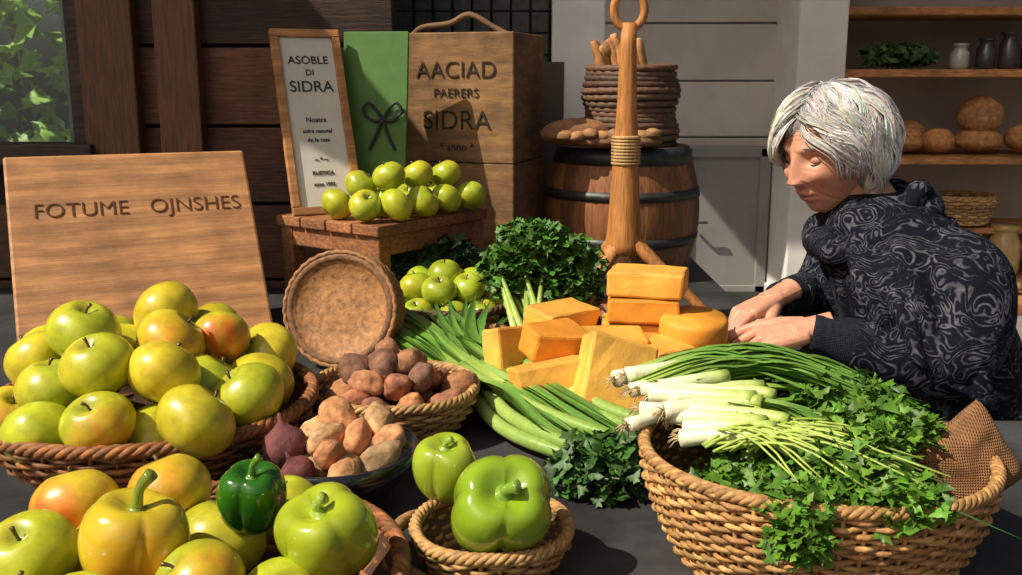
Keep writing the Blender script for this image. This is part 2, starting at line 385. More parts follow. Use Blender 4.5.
mb.build('wall_back',M_wall,bevel=.006)
d1=MB(); DGY=(.25,.24,.23)  # dark grey panel stands in for the shadow on the lower wall
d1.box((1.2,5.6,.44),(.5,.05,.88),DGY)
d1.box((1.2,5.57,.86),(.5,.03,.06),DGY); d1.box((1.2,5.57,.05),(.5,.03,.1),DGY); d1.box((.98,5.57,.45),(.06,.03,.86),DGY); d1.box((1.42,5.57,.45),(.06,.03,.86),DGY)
d1.tube([(1.02,5.55,.45),(1.02,5.51,.47),(1.1,5.51,.47)],.009,(.05,.05,.05),8)
d1.build('shade_panel_1',M_wall,bevel=.005)
mb=MB(); mb.box((1.585,5.42,1.5),(.25,.45,3),(.74,.72,.69)); mb.box((1.585,5.42,.06),(.28,.48,.12),(.6,.6,.6)); mb.build('trim_3',M_wall,bevel=.01)
mb=MB(); mb.box((2.6,5.95,1.5),(2.2,.1,3),(.46,.40,.34)); mb.box((3.65,5.4,1.5),(.1,1.2,3),(.3,.29,.28)); mb.build('wall_right',M_wall)
mb=MB(); mb.box((1.4,5.1,2.98),(4.6,1.7,.08),(.2,.18,.16)); mb.build('shade_roof',M_wall)  # unseen roof slab, added to keep the sun off the back wall
mb=MB(); SW=(.46,.20,.065)
SZ=[1.60,1.285,.83,.17]
for z in SZ: mb.box((2.65,5.58,z),(1.9,.55,.04),jit(SW,.15))
for x in (1.74,3.55): mb.box((x,5.75,.85),(.05,.2,1.7),SW)
mb.build('wall_shelves',M_woodX,bevel=.004)
def loaf(mb,c,rx,ry,rz,col,rot=0):
    n=24;m=14;vs=[];cs=[]
    for k in range(m+1):
        a=pi*k/m
        for j in range(n):
            w=2*pi*j/n; d=V((math.sin(a)*math.cos(w),math.sin(a)*math.sin(w),math.cos(a)))
            z=d.z*rz if d.z>0 else d.z*rz*.7
            q=1+.05*noise.noise(d*2+V(c))
            sl=-.05*rz*max(0,math.cos(7*d.x*2))*(d.z>0.5)
            vs.append(V(c)+Matrix.Rotation(rot,3,'Z')@V((d.x*rx*q,d.y*ry*q,z*q+sl))); f=.75+.5*abs(noise.noise(d*4+V(c)))+(.25 if d.z>.6 else 0)
            cs.append(tuple(x*f for x in col))
    mb.add(vs,[(k*n+j,(k+1)*n+j,(k+1)*n+(j+1)%n,k*n+(j+1)%n) for k in range(m) for j in range(n)],cs)
mb=MB(); BC=(.50,.24,.09)
for c,r in (((2.16,5.5,.92),(.1,.1,.08)),((2.34,5.5,.915),(.09,.09,.08)),((2.56,5.5,.92),(.13,.11,.075)),((2.56,5.5,1.05),(.125,.11,.12)),((2.80,5.48,.93),(.1,.1,.09)),((2.98,5.5,.93),(.12,.1,.09)),((2.24,5.66,.94),(.1,.1,.09))):
    loaf(mb,c,r[0],r[1],r[2],jit(BC,.2))
mb.build('bread_loaves',M_bread)
mb=MB()
for i,(x,c) in enumerate(((2.42,(.5,.48,.44)),(2.56,(.05,.05,.05)),(2.68,(.07,.06,.06)),(2.8,(.06,.06,.07)),(2.92,(.3,.25,.2)))):
    h=R.uniform(.12,.2); mb.lathe([(.045,0),(.05,.02),(.05,h*.7),(.035,h*.85),(.035,h),(.042,h),(.042,h+.015)],(x,5.5,1.306),c,20)
mb.build('storage_jars',M_bowl)
mb=MB(); foliage(mb,(2.1,5.5,1.38),(.2,.1,.045),260,.05,(.07,.16,.05)); 
for _ in range(20): mb.tube([(2.1,5.5,1.33),(2.1+R.uniform(-.2,.2),5.5+R.uniform(-.1,.1),1.37)],.004,DG,5)
mb.build('herb_tray',M_leaf)
mb=MB()
for x,c,r,h in ((2.28,(.35,.2,.09),.1,.18),(2.5,(.45,.36,.22),.10,.2),(2.72,(.42,.27,.1),.09,.25),(2.95,(.3,.2,.12),.1,.2),(2.05,(.1,.07,.05),.09,.22)):
    mb.lathe([(r*.85,0),(r,.03),(r,h*.7),(r*.75,h*.9),(r*.75,h),(r*.85,h),(r*.85,h+.03)],(x,5.42,.192),c,24)
mb.build('preserve_jars',M_bowl)
mb=wicker('x',(2.50,5.5,.47),.15,.13,.17,col=(.4,.24,.1),nst=24,rows=8,w=.008,rim=.012); mb.box((2.65,5.6,.44),(1.85,.4,.03),SW); mb.build('wicker_basket_on_shelf',M_wick)
mb=MB(); mb.box((2.35,4.2,.32),(1.3,.4,.05),(.4,.16,.05))
for x in (1.8,2.9):
    for y in(4.05,4.35): mb.box((x,y,.15),(.06,.06,.3),(.25,.11,.045))
mb.build('low_bench',M_woodX,bevel=.004)
mb=MB()
for i in range(16): loaf(mb,(R.uniform(1.95,2.7),R.uniform(4.08,4.3),.375),.07,.04,.03,jit((.4,.25,.1),.3),R.uniform(0,3))
mb.build('bread_rolls',M_bread)

# =============================================================== TABLE
poly=[(-1.7,.35),(1.15,.35),(1.15,1.42),(.6,1.42),(.6,2.35),(.52,2.35),(.52,2.84),(-.26,2.84),(-.26,2.4),(-1.7,2.4)]
mb=MB(); n=len(poly); vs=[V((x,y,.75)) for x,y in poly]+[V((x,y,.71)) for x,y in poly]
mb.add(vs,[tuple(range(n)),tuple(reversed(range(n,2*n)))]+[(i,n+i,n+(i+1)%n,(i+1)%n) for i in range(n)],(.038,.038,.041),0,False)
for x,y in((-1.5,.5),(1.05,.5),(1.05,1.3),(-1.5,2.2),(.45,2.7),(-.2,2.7),(0,.5)): mb.box((x,y,.355),(.07,.07,.71),(.08,.05,.03),mi=1)
mb.build('stone_top_table',[M_slate,M_woodZ],bevel=.004)

# =============================================================== LEFT GREEN APPLES
BKC=(.26,.10,.032)
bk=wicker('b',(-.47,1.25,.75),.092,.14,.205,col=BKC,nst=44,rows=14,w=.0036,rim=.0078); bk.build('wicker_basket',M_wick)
A=[(-.472,1.08,.865),(-.3635,1.09,.865),(-.42,1.13,.835),(-.612,1.22,.89),(-.4916,1.14,.917),(-.4187,1.15,.90),(-.532,1.2,.943),(-.471,1.3,.938),(-.39,1.3,.905),(-.3456,1.34,.875),(-.33,1.18,.865),(-.439,1.24,.92),(-.5606,1.16,.876),(-.625,1.2,.845),(-.382,1.22,.865),(-.339,1.27,.855),(-.51,1.28,.90),(-.429,1.37,.90),(-.55,1.11,.845),(-.63,1.32,.88),(-.56,1.35,.89),(-.5,1.38,.86)]
A=relax([(x,y,z,.040) for x,y,z in A],.755,8)
mb=MB()
for i,(x,y,z,r) in enumerate(A):
    apple(mb,(x,y,z),r*R.uniform(.95,1.12),(GA,GA2,GA,GA2)[i%4],blush=RED if i in(8,) else (ORG if i in(0,11,13) else None),strong=i==8)
mb.build('green_apples',M_apple)
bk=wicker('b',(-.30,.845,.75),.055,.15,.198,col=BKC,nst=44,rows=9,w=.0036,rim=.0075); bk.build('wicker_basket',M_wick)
mb=MB()
L=[(-.445,.95,.822,.041),(-.338,.83,.842,.05),(-.35,.96,.833,.042),(-.44,.85,.815,.042),(-.27,.79,.822,.04),(-.29,.93,.80,.042),(-.205,.80,.80,.036),(-.37,.75,.81,.042),(-.42,.78,.80,.04),(-.40,.90,.80,.04),(-.24,.97,.81,.036)]
L=relax(L,.755,8)
for i,(x,y,z,r) in enumerate(L):
    if i==1: continue
    apple(mb,(x,y,z),r,(.64,.46,.03) if i in(0,2) else GA,blush=RED if i in(0,) else (ORG if i in(2,4,9) else None),strong=i==0)
mb.build('blushed_apples',M_apple)
mb=MB(); x,y,z,r=L[1]
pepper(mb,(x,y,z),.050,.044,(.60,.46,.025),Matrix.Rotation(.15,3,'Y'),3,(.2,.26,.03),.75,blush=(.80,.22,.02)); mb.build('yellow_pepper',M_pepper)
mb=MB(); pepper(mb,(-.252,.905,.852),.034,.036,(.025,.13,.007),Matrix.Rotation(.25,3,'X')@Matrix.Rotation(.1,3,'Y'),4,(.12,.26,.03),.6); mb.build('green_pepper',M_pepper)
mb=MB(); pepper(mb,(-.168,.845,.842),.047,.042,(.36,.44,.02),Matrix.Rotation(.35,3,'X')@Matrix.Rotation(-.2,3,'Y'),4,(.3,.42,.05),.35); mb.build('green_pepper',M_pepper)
bk=wicker('b',(-.02,.965,.75),.045,.06,.08,col=(.42,.24,.09),nst=26,rows=8,w=.0034,rim=.006)
for q in range(3):
    P=[]
    for i in range(97):
        t=i/96*pi*1.15-.2; tw=t*20+q*2.094
        P.append((-.075-.05*math.sin(t)+.004*math.cos(tw),.975+.078*math.cos(t),.765+.012*math.sin(t)+.004*math.sin(tw)))
    bk.tube(P,.0042,jit((.42,.24,.09),.2),6)
bk.build('wicker_basket',M_wick)
mb=MB(); pepper(mb,(-.010,.93,.830),.055,.052,(.25,.40,.018),Matrix.Rotation(.75,3,'X')@Matrix.Rotation(.1,3,'Y'),4,(.2,.33,.04),.3); mb.build('green_pepper',M_pepper)
mb=MB(); pepper(mb,(-.072,1.028,.832),.038,.037,(.34,.45,.03),Matrix.Rotation(.2,3,'X'),3,(.25,.36,.05),.3); mb.build('green_pepper',M_pepper)
mb=MB()
for a in(-.3,.2,.5): ribbon(mb,[(-.06,.83,.752),(-.03,.84+a*.03,.77),(.0,.835+a*.05,.757)],.012,[MG,LG,MG],fold=.3)
mb.build('loose_leaf',M_leaf)
mb=MB(); BK=(.015,.017,.024)
mb.lathe([(.045,0),(.05,.004),(.075,.02),(.096,.045),(.104,.072),(.100,.073),(.092,.046),(.070,.024),(.02,.012),(.001,.011)],(-.215,1.125,.75),BK,64); mb.build('dark_bowl',M_bowl)
PT=(.52,.23,.10);ON=(.17,.05,.045)
mb=MB(); L=[(-.266,1.11,.825,.028),(-.212,1.16,.842,.020),(-.22,1.115,.833,.019),(-.182,1.12,.835,.018),(-.163,1.16,.84,.020),(-.207,1.075,.828,.018),(-.155,1.085,.82,.018),(-.19,1.055,.815,.018),(-.242,1.065,.812,.02),(-.15,1.12,.825,.018),(-.242,1.16,.822,.021),(-.2,1.13,.80,.022),(-.23,1.10,.798,.020),(-.18,1.16,.80,.020)]
L=relax(L,.765,6)
for i,(x,y,z,r) in enumerate(L):
    if i in(0,8): 
        mb.lathe([(r*.02,-r*.95),(r*.55,-r*.8),(r*.92,-r*.3),(r,.1*r),(r*.8,r*.6),(r*.35,r*.9),(r*.12,r*1.15),(r*.06,r*1.5)],(x,y,z),jit(ON,.2),20,M=rotM(tilt=.5))
    else: potato(mb,(x,y,z),r,PT if i%2 else (.50,.30,.14),1.7)
mb.build('potatoes_and_onions',M_potato)
bk=wicker('b',(-.17,1.375,.75),.068,.085,.118,col=(.44,.25,.09),nst=32,rows=10,w=.0034,rim=.0065); bk.build('wicker_basket',M_wick)
mb=MB(); L=[]
for k,(rad,z,n) in enumerate(((.085,.81,11),(.055,.833,8),(.02,.852,3),(.04,.79,5))):
    for i in range(n):
        a=2*pi*i/n+k; L.append((-.17+rad*math.cos(a)*R.uniform(.85,1.1),1.375+rad*math.sin(a),z+R.uniform(-.006,.008),R.uniform(.017,.023)))
L=relax(L,.765,5)
for i,(x,y,z,r) in enumerate(L): potato(mb,(x,y,z),r,((.44,.19,.085),(.40,.16,.09),(.19,.085,.055))[i%3],1.45)
mb.build('potatoes',M_potato)

# =============================================================== SIGNS
F=plane_frame((-.885,1.72,.752),25,35)
mb=MB(); mb.box((.23,.215,-.012),(.46,.43,.024),(.52,.25,.10)); 
for y in(.11,.3): mb.box((.23,y,-.03),(.36,.03,.014),(.3,.16,.07))
b=mb.build('engraved_wooden_sign',M_board,bevel=.005,M=F)
text('FOTUME   OJNSHES',.045,F,.24,.29,(.12,.04,.015),b,'engraved_text',off=-.015,PM=F)
F=plane_frame((-.462,2.1,.967),25,22)
mb=MB(); fw=.018; W=.155;H=.425; WD=(.50,.23,.08)
mb.box((W/2,fw/2,-.007),(W,fw,.016),WD); mb.box((W/2,H-fw/2,-.007),(W,fw,.016),WD)
mb.box((fw/2,H/2,-.007),(fw,H-2*fw,.016),WD); mb.box((W-fw/2,H/2,-.007),(fw,H-2*fw,.016),WD)
mb.box((W/2,H/2,-.010),(W-2*fw+.002,H-2*fw+.002,.008),(.66,.63,.56),mi=1)
b=mb.build('framed_sidra_sign',[M_board,M_paper],bevel=.002,M=F)
F2=F@Matrix.Translation((0,0,-.0062)); IK=(.03,.03,.03)
for tx,s,y in(('ASOBLE',.026,.345),('DI',.02,.318),('SIDRA',.036,.28),('Nostra',.016,.21),('sidra natural',.013,.185),('de la casa',.013,.165),('~ * ~',.014,.12),('RUSTICA',.012,.09),('anno 1902',.011,.065)): text(tx,s,F2,W/2,y,IK,b,'printed_text',off=0,PM=F)
F=plane_frame((-.385,2.255,.967),-6,12)
mb=MB(); mb.box((.07,.2,-.006),(.15,.4,.012),(.06,.16,.02),F)
for s in(-1,1):
    mb.tube([F@V((.09,.2,.004)),F@V((.09+s*.03,.235,.012)),F@V((.09+s*.045,.215,.008)),F@V((.09+s*.02,.195,.006)),F@V((.09,.2,.004))],.004,(.02,.02,.02),6,n=16)
    mb.tube([F@V((.09,.2,.006)),F@V((.09+s*.015,.16,.008)),F@V((.09+s*.03,.13,.004))],.004,(.02,.02,.02),6,n=8)
mb.build('green_panel_with_bow',M_plain,bevel=.002)
BW=(.28,.11,.04); LL=.31; RL=.35
Bm=Matrix(((.60,-.80,0,-.262),(.80,.60,0,1.95),(0,0,1,0),(0,0,0,1)))
mb=MB()
for i in range(4): 
    y=LL*(i+.5)/4; mb.box((RL/2,y,.954),(RL,LL/4-.004,.022),jit(BW,.2),Bm)
for y in(.02,LL-.02): mb.box((RL/2,y,.922),(RL-.04,.018,.042),BW,Bm)
for x in(.02,RL-.02): mb.box((x,LL/2,.922),(.018,LL-.04,.042),BW,Bm)
for x in(.025,RL-.025):
    for y in(.025,LL-.025): mb.box((x,y,.8475),(.034,.034,.19),jit(BW,.15),Bm)
mb.build('wooden_bench_stand',M_woodX,bevel=.003)
mb=MB(); L=[(-.355,2.06,1.0),(-.295,2.01,1.0),(-.235,2.02,1.0),(-.185,2.085,1.0),(-.14,2.14,1.0),(-.09,2.195,1.0),(-.265,2.09,1.0),(-.22,2.155,1.0),(-.16,2.22,1.0),(-.32,2.075,1.03),(-.255,2.07,1.05),(-.2,2.13,1.05),(-.145,2.19,1.045),(-.29,2.14,1.0)]
for x,y,z,r in relax([(x,y,z,.033) for x,y,z in L],.966,8): apple(mb,(x,y,z),r,(.40,.46,.025))
mb.build('green_apples',M_apple)
al=math.radians(-18); Cm=Matrix.Translation((-.265,2.44,.75))@Matrix.Rotation(al,4,'Z')
mb=MB(); CC=(.235,.125,.05); W=.285;D=.25;H=.61
z=0
while z<H-.01:
    h=.305
    mb.box((W/2,.006,z+h/2),(W,.012,h-.001),jit(CC,.08),Cm); mb.box((W/2,D-.006,z+h/2),(W,.012,h-.002),jit(CC,.12),Cm)
    mb.box((.006,D/2,z+h/2),(.012,D-.024,h-.002),jit(CC,.12),Cm); mb.box((W-.006,D/2,z+h/2),(.012,D-.024,h-.002),jit(CC,.12),Cm); z+=h
mb.box((W/2,D/2,.01),(W-.02,D-.02,.02),CC,Cm)
mb.box((W/2,D/2,H-.02),(W-.02,D-.02,.012),CC,Cm)
mb.tube([Cm@V((.02,.02,H-.01)),Cm@V((.05,.02,H+.012)),Cm@V((.12,.02,H+.02)),Cm@V((.17,.02,H+.04)),Cm@V((.23,.02,H+.01)),Cm@V((.27,.02,H-.01))],.007,(.2,.11,.05),8,n=20)
b=mb.build('sidra_crate',M_crate,bevel=.003)
F=Cm@Matrix.Rotation(pi/2,4,'X')
F=F@Matrix.Translation((0,0,.001))
for tx,s,y in(('AACIAD',.055,.505),('PAERERS',.03,.46),('SIDRA',.064,.385),('* anno *',.026,.335),('~~~~~',.03,.30)): text(tx,s,F,W/2,y,(.025,.014,.008),b,'stencilled_text',off=-.01)

bk=wicker('b',(-.13,1.92,.75),.07,.1,.125,col=(.12,.065,.03),nst=24,rows=7,w=.005,rim=.008); bk.build('wicker_basket',M_wick)
mb=MB(); L=[]
for k,(rad,z,n) in enumerate(((.09,.815,9),(.05,.85,6),(.0,.875,1))):
    for i in range(n):
        a=2*pi*i/n+k*.4; L.append((-.13+rad*math.cos(a),1.92+rad*math.sin(a),z,.032))
for x,y,z,r in relax(L,.76,10): apple(mb,(x,y,z),r,(.34,.44,.022))
mb.build('green_apples',M_apple)
mb=MB(); foliage(mb,(-.15,2.1,.86),(.10,.06,.06),420,.026,(.025,.07,.02)); stems(mb,(-.15,2.1,.755),(-.15,2.1,.86),(.08,.05,.03),20,DG); mb.build('herb_bunch',M_leaf)
mb=MB()
for i in range(16): potato(mb,(R.uniform(-.08,.0),R.uniform(1.70,1.80),.772+R.uniform(0,.025)),.018,(.28,.15,.07))
mb.build('walnuts',M_potato)
Dm=Matrix.Translation((-.30,1.70,.856))@Matrix.Rotation(math.radians(-14),4,'Z')@Matrix.Rotation(math.radians(76),4,'X')
mb=MB(); n=72
def ringp(r,z): return [Dm@V((r*math.cos(2*pi*j/n)*(1+.01*math.sin(3*2*pi*j/n)),r*math.sin(2*pi*j/n)*.97,z)) for j in range(n)]
pr=[(.001,.0),(.04,.0),(.086,.0),(.089,.006),(.096,.009),(.102,.004),(.104,-.035),(.098,-.04),(.001,-.038)]
vs=[];cs=[]
for r,z in pr:
    vs+=ringp(r,z); cs+=[(.38,.18,.065) if r<.087 else (.2,.09,.035)]*n
mb.add(vs,[(k*n+j,k*n+(j+1)%n,(k+1)*n+(j+1)%n,(k+1)*n+j) for k in range(len(pr)-1) for j in range(n)],cs)
for q,z in enumerate((-.036,-.028,-.02,-.012,-.004,.004)):
    pts=[Dm@V(((.1035+.0009*math.cos(36*2*pi*j/288+q*pi))*math.cos(2*pi*j/288),(.1005+.0009*math.cos(36*2*pi*j/288+q*pi))*math.sin(2*pi*j/288),z)) for j in range(289)]
    mb.tube(pts,.0042,jit((.26,.13,.05),.3),6)
mb.build('round_woven_tray',M_wick)

# =============================================================== BARREL
mb=MB(); ns=22; n=ns*6; bc=[jit((.22,.085,.03),.4) for _ in range(ns)]
Hb=.335; prof=[]
for i in range(21):
    t=i/20; prof.append((.168+.034*math.sin(pi*t),Hb*t))
mb.lathe(prof,(.29,2.6,.75),lambda a,t:bc[int(a/(2*pi)*ns)%ns],n,mod=lambda a,t:1-(.012 if int(round(a/(2*pi)*n))%6==0 else 0),capt=False)
mb.lathe([(.168,Hb),(.155,Hb),(.155,Hb-.015),(.001,Hb-.015)],(.29,2.6,.75),(.2,.1,.05),48,capb=False)
def rb_(t): return .168+.034*math.sin(pi*t)
for t0,t1 in((.0,.09),(.27,.34),(.62,.69),(.88,1.0)):
    mb.lathe([(rb_(t0)-.002,Hb*t0),(rb_(t0)+.003,Hb*t0),(rb_(t1)+.003,Hb*t1),(rb_(t1)-.002,Hb*t1)],(.29,2.6,.75),(.07,.075,.07),72,mi=1,capb=False,capt=False)
mb.build('wooden_barrel',[M_woodZ,M_metal])
mb=MB(); z=1.086+.006
k=0
while z<1.29:
    rr=.112+.006*math.sin(k*.9)
    mb.ring(lambda a:(.305+rr*math.cos(a)+.002*math.cos(24*a+k*pi),2.58+rr*math.sin(a),z+.003*math.sin(a+k)),96,.0085,jit((.10,.055,.03),.4),8); z+=.0145;k+=1
mb.lathe([(.001,.005),(.11,.005),(.106,.17),(.001,.175)],(.305,2.58,1.086),(.05,.03,.02),32)
mb.build('coiled_basket',M_wick)
mb=MB()
for i in range(9):
    x=.215+i*.013; mb.tube([(x+.02,2.53+R.uniform(0,.06),1.25),(x,2.54,1.32),(x-.012+R.uniform(-.01,.01),2.54,1.345+R.uniform(-.015,.02))],[.013,.014,.013,.008],jit((.46,.22,.08),.25),8,n=8)
mb.build('breadsticks',M_bread)
mb=MB(); loaf(mb,(.16,2.46,1.12),.09,.05,.04,(.28,.13,.06),.2); loaf(mb,(.25,2.43,1.105),.12,.045,.025,(.25,.12,.055),-.1)
for k in range(8): loaf(mb,(.13+k*.03,2.41,1.115+R.uniform(-.005,.01)),.025,.02,.016,jit((.3,.15,.06),.3),k)
mb.build('country_bread',M_bread)
# =============================================================== WOODEN STAND
mb=MB(); SC=(.46,.19,.05); y0=2.02
mb.tube([(.232,y0,.90),(.232,y0,.98),(.232,y0,1.1),(.232,y0,1.2),(.232,y0,1.36)],[.040,.034,.028,.024,.019,.015],SC,16,n=14,flat=1)
n=40
pts=[(.232+.03*math.cos(2*pi*i/n),y0,1.385+.036*math.sin(2*pi*i/n)) for i in range(n+1)]
mb.tube(pts,.0085,SC,10,cap=False)
for i in range(9): mb.ring(lambda a:(.232+.0265*math.cos(a),y0+.0265*math.sin(a),1.085+i*.0065),40,.0036,jit((.45,.27,.11),.15),6)
for e,m in(((.43,1.96,.755),(.33,1.98,.85)),((.12,2.12,.755),(.17,2.07,.86)),((.12,1.93,.755),(.17,1.98,.85)),((.34,2.18,.755),(.28,2.1,.86))):
    mb.tube([(.232,y0,.945),m,e],[.024,.016,.014],SC,10,n=12,flat=.7)
mb.build('carved_wooden_stand',M_woodZ)
mb=MB()
for i in range(18): loaf(mb,(R.uniform(.13,.22),R.uniform(1.78,1.9),.775+R.uniform(0,.09)*.8),.028,.022,.02,jit((.33,.16,.07),.3),R.uniform(0,3))
mb.build('bread_pieces',M_bread)

# =============================================================== CHEESE
CH=(.86,.45,.075); RN=(.76,.31,.035)
def block(name,c,size,rz=0,rx=0,ry=0,wedge=0,col=CH):
    M=Matrix.Translation(c)@Matrix.Rotation(rz,4,'Z')@Matrix.Rotation(rx,4,'X')@Matrix.Rotation(ry,4,'Y')
    hx,hy,hz=[q/2 for q in size]
    if wedge: 
        pts=[(-hx,-hy*wedge*.4),(-hx,hy*wedge*.4)]; 
        for i in range(7):
            a=(i/6-.5)*1.0; pts.append((hx-.25*hx*(1-math.cos(a))*4,hy*math.sin(-a)/math.sin(.5)))
    else: pts=[(-hx,-hy),(-hx,hy),(hx,hy),(hx,-hy)]
    m=MB(); n0=len(pts)
    P=[]
    for i in range(n0):
        a=V((*pts[i],0)); b=V((*pts[(i+1)%n0],0)); s=6 if (not wedge or i in(0,1,n0-1)) else 1
        for k in range(s): P.append(a.lerp(b,k/s))
    n=len(P); nz=5; vs=[]; off=V((R.uniform(0,50),0,0)); cs=[]; base=jit(col,.05)
    for k in range(nz):
        z=-hz+2*hz*k/(nz-1)
        for p in P:
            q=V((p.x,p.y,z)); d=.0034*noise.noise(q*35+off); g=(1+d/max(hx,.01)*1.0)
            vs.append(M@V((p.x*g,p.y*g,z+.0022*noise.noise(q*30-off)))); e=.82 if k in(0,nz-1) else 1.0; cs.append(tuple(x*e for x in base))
    m.add(vs,[(k*n+(i+1)%n,k*n+i,(k+1)*n+i,(k+1)*n+(i+1)%n) for k in range(nz-1) for i in range(n)]+[tuple(range(n)),tuple((nz-1)*n+i for i in reversed(range(n)))],cs,0,False)
    return m.build(name,M_cheese,bevel=.0045)
B='cheese_block'; Wd='cheese_wedge'
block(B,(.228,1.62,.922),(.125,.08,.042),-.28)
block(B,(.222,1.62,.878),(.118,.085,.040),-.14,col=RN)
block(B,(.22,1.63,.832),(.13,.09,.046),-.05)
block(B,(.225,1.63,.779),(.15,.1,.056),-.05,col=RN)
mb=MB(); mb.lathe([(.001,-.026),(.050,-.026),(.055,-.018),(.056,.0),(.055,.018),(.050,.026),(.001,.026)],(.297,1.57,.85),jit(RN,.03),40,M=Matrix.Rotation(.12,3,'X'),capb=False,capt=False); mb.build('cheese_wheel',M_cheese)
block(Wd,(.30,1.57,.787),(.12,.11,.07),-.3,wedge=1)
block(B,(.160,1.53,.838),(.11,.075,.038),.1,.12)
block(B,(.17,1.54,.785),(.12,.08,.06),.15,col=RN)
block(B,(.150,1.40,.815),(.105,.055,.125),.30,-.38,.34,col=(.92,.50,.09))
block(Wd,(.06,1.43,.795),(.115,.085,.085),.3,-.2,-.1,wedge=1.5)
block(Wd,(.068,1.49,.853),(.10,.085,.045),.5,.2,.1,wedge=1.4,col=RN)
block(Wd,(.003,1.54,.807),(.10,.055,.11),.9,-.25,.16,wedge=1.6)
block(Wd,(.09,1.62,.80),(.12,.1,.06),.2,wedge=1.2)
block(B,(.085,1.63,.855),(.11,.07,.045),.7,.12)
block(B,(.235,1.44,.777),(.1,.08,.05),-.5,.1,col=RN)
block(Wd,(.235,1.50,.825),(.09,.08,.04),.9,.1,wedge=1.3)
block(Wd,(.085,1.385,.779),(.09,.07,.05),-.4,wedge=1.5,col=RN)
# =============================================================== LEEKS ON TABLE
mb=MB()
for i in range(11):
    o=i*.014-.06; z=.765+.012*(i%3); wv=R.uniform(-.02,.02)
    P=[(.20+o*.6,1.19+o*.8+R.uniform(-.02,.03),z),(.08+o+wv,1.33+o*.5,z+.008),(-.03+o-wv,1.50+o*.3,z+.015),(-.11+o*.8+wv,1.68,z+.02),(-.18+o*1.7,1.84,z+.03)]
    leek(mb,P,R.uniform(.0075,.0105),.55,8,.065,cols=[(.11,.25,.04),(.24,.38,.07),(.38,.50,.13),(.18,.36,.07)],wid=.010,root=False)
for i in range(34):
    a=R.uniform(-.10,.07); ribbon(mb,[(-.03+a,1.52,.79),(.03+a*.5,1.38,.808+R.uniform(-.01,.006)),(.11+a*.7,1.26,.79),(.21+a*.5,1.17+R.uniform(-.05,.05),.762)],.007,[LG,jit(MG,.3),MG,DG],fold=.5)
for i in range(26):
    a=R.uniform(-.07,.09); ribbon(mb,[(-.06+a*.5,1.56,.79),(-.10+a*.8,1.66,.805+R.uniform(-.01,.01)),(-.15+a*1.2,1.78,.80),(-.20+a*1.8,1.88+R.uniform(-.05,.03),.775)],.009,[MG,jit(MG,.3),DG,DG],fold=.5)
mb.build('leek_bundle',M_leek)
mb=MB(); foliage(mb,(.115,1.15,.785),(.07,.05,.04),680,.013,(.04,.115,.018)); foliage(mb,(.165,1.20,.785),(.05,.04,.035),320,.013,(.045,.13,.02)); stems(mb,(.2,1.26,.77),(.12,1.17,.79),(.05,.04,.01),25,MG)
mb.build('parsley_bunch',M_leaf)
mb=MB(); KC=(.055,.15,.018)
for c,r,n in(((.0,1.82,.905),(.06,.05,.05),520),((.05,1.81,.945),(.08,.055,.05),800),((.12,1.83,.89),(.06,.05,.08),600),((.03,1.84,.965),(.06,.05,.03),260),((.13,1.84,.82),(.05,.04,.06),350),((.09,1.78,.87),(.05,.04,.05),350)): foliage(mb,c,r,n,.013,KC,shell=.45)
for i in range(24):
    e=V((R.uniform(-.04,.13),1.82+R.uniform(-.03,.03),R.uniform(.86,.93))); b0=V((.045+R.uniform(-.025,.03),1.70+R.uniform(-.02,.02),.765))
    mb.tube([b0,b0.lerp(e,.5)+V((0,-.012,.0)),e],[.008,.006,.003],[(.62,.68,.4),LG,MG],8,n=10)
mb.build('kale_bunch',M_leaf)

# =============================================================== RIGHT BASKET
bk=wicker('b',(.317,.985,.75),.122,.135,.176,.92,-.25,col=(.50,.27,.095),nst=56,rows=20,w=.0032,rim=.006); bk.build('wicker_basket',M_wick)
mb=MB()
for i in range(8):
    dz=.011*(i%3); yy=1.05+.019*i; yw=R.uniform(-.02,.02); e=R.uniform(-.02,.03)
    P=[(.145+e,yy+yw-.015,.884+dz),(.21,yy+.010-yw*.5,.891+dz),(.30,yy+.016,.895+dz),(.38,yy-.0,.890+dz),(.44,yy-.03,.870)]
    leek(mb,P,R.uniform(.0062,.0092),R.uniform(.34,.5),8,.045,wid=.006,zs=(-.4,.1))
for i in range(7):
    yy=.98+.016*i; yw=R.uniform(-.025,.025); e=R.uniform(-.025,.02)
    P=[(.168+e,yy+yw+.01,.882+.004*i),(.225,yy-.012,.893+.003*i),(.285,yy-.05-yw*.6,.897+.003*i),(.34,yy-.09,.885),(.38,yy-.12,.876)]
    leek(mb,P,R.uniform(.0065,.0095),R.uniform(.36,.52),6,.04,wid=.006,zs=(-.3,.3),cols=[WH,(.76,.78,.5),(.56,.66,.24),LG])
for i in range(80):
    a=R.uniform(-.05,.05); b=R.uniform(-.05,.03)
    ribbon(mb,[(.19+b,1.14+a,.90),(.28+b,1.15+a,.920+R.uniform(0,.010)),(.36+b,1.12+a,.912),(.45+b,1.05+a*1.4,.88)],.004,[LG,jit(MG,.3),MG,DG],fold=.6)
mb.build('leek_bundle',M_leek)
mb=MB(); PG=(.085,.20,.016)
for c,r,n in(((.385,1.08,.893),(.07,.07,.03),600),((.37,.98,.89),(.065,.07,.035),660),((.32,.90,.885),(.06,.06,.028),540),((.41,1.0,.885),(.05,.07,.03),360),((.27,.85,.873),(.045,.04,.022),300),((.255,.812,.855),(.03,.02,.03),190),((.35,.84,.875),(.05,.04,.025),280),((.24,.92,.862),(.06,.06,.018),300)): foliage(mb,c,r,n,.0105,PG,shell=.2)
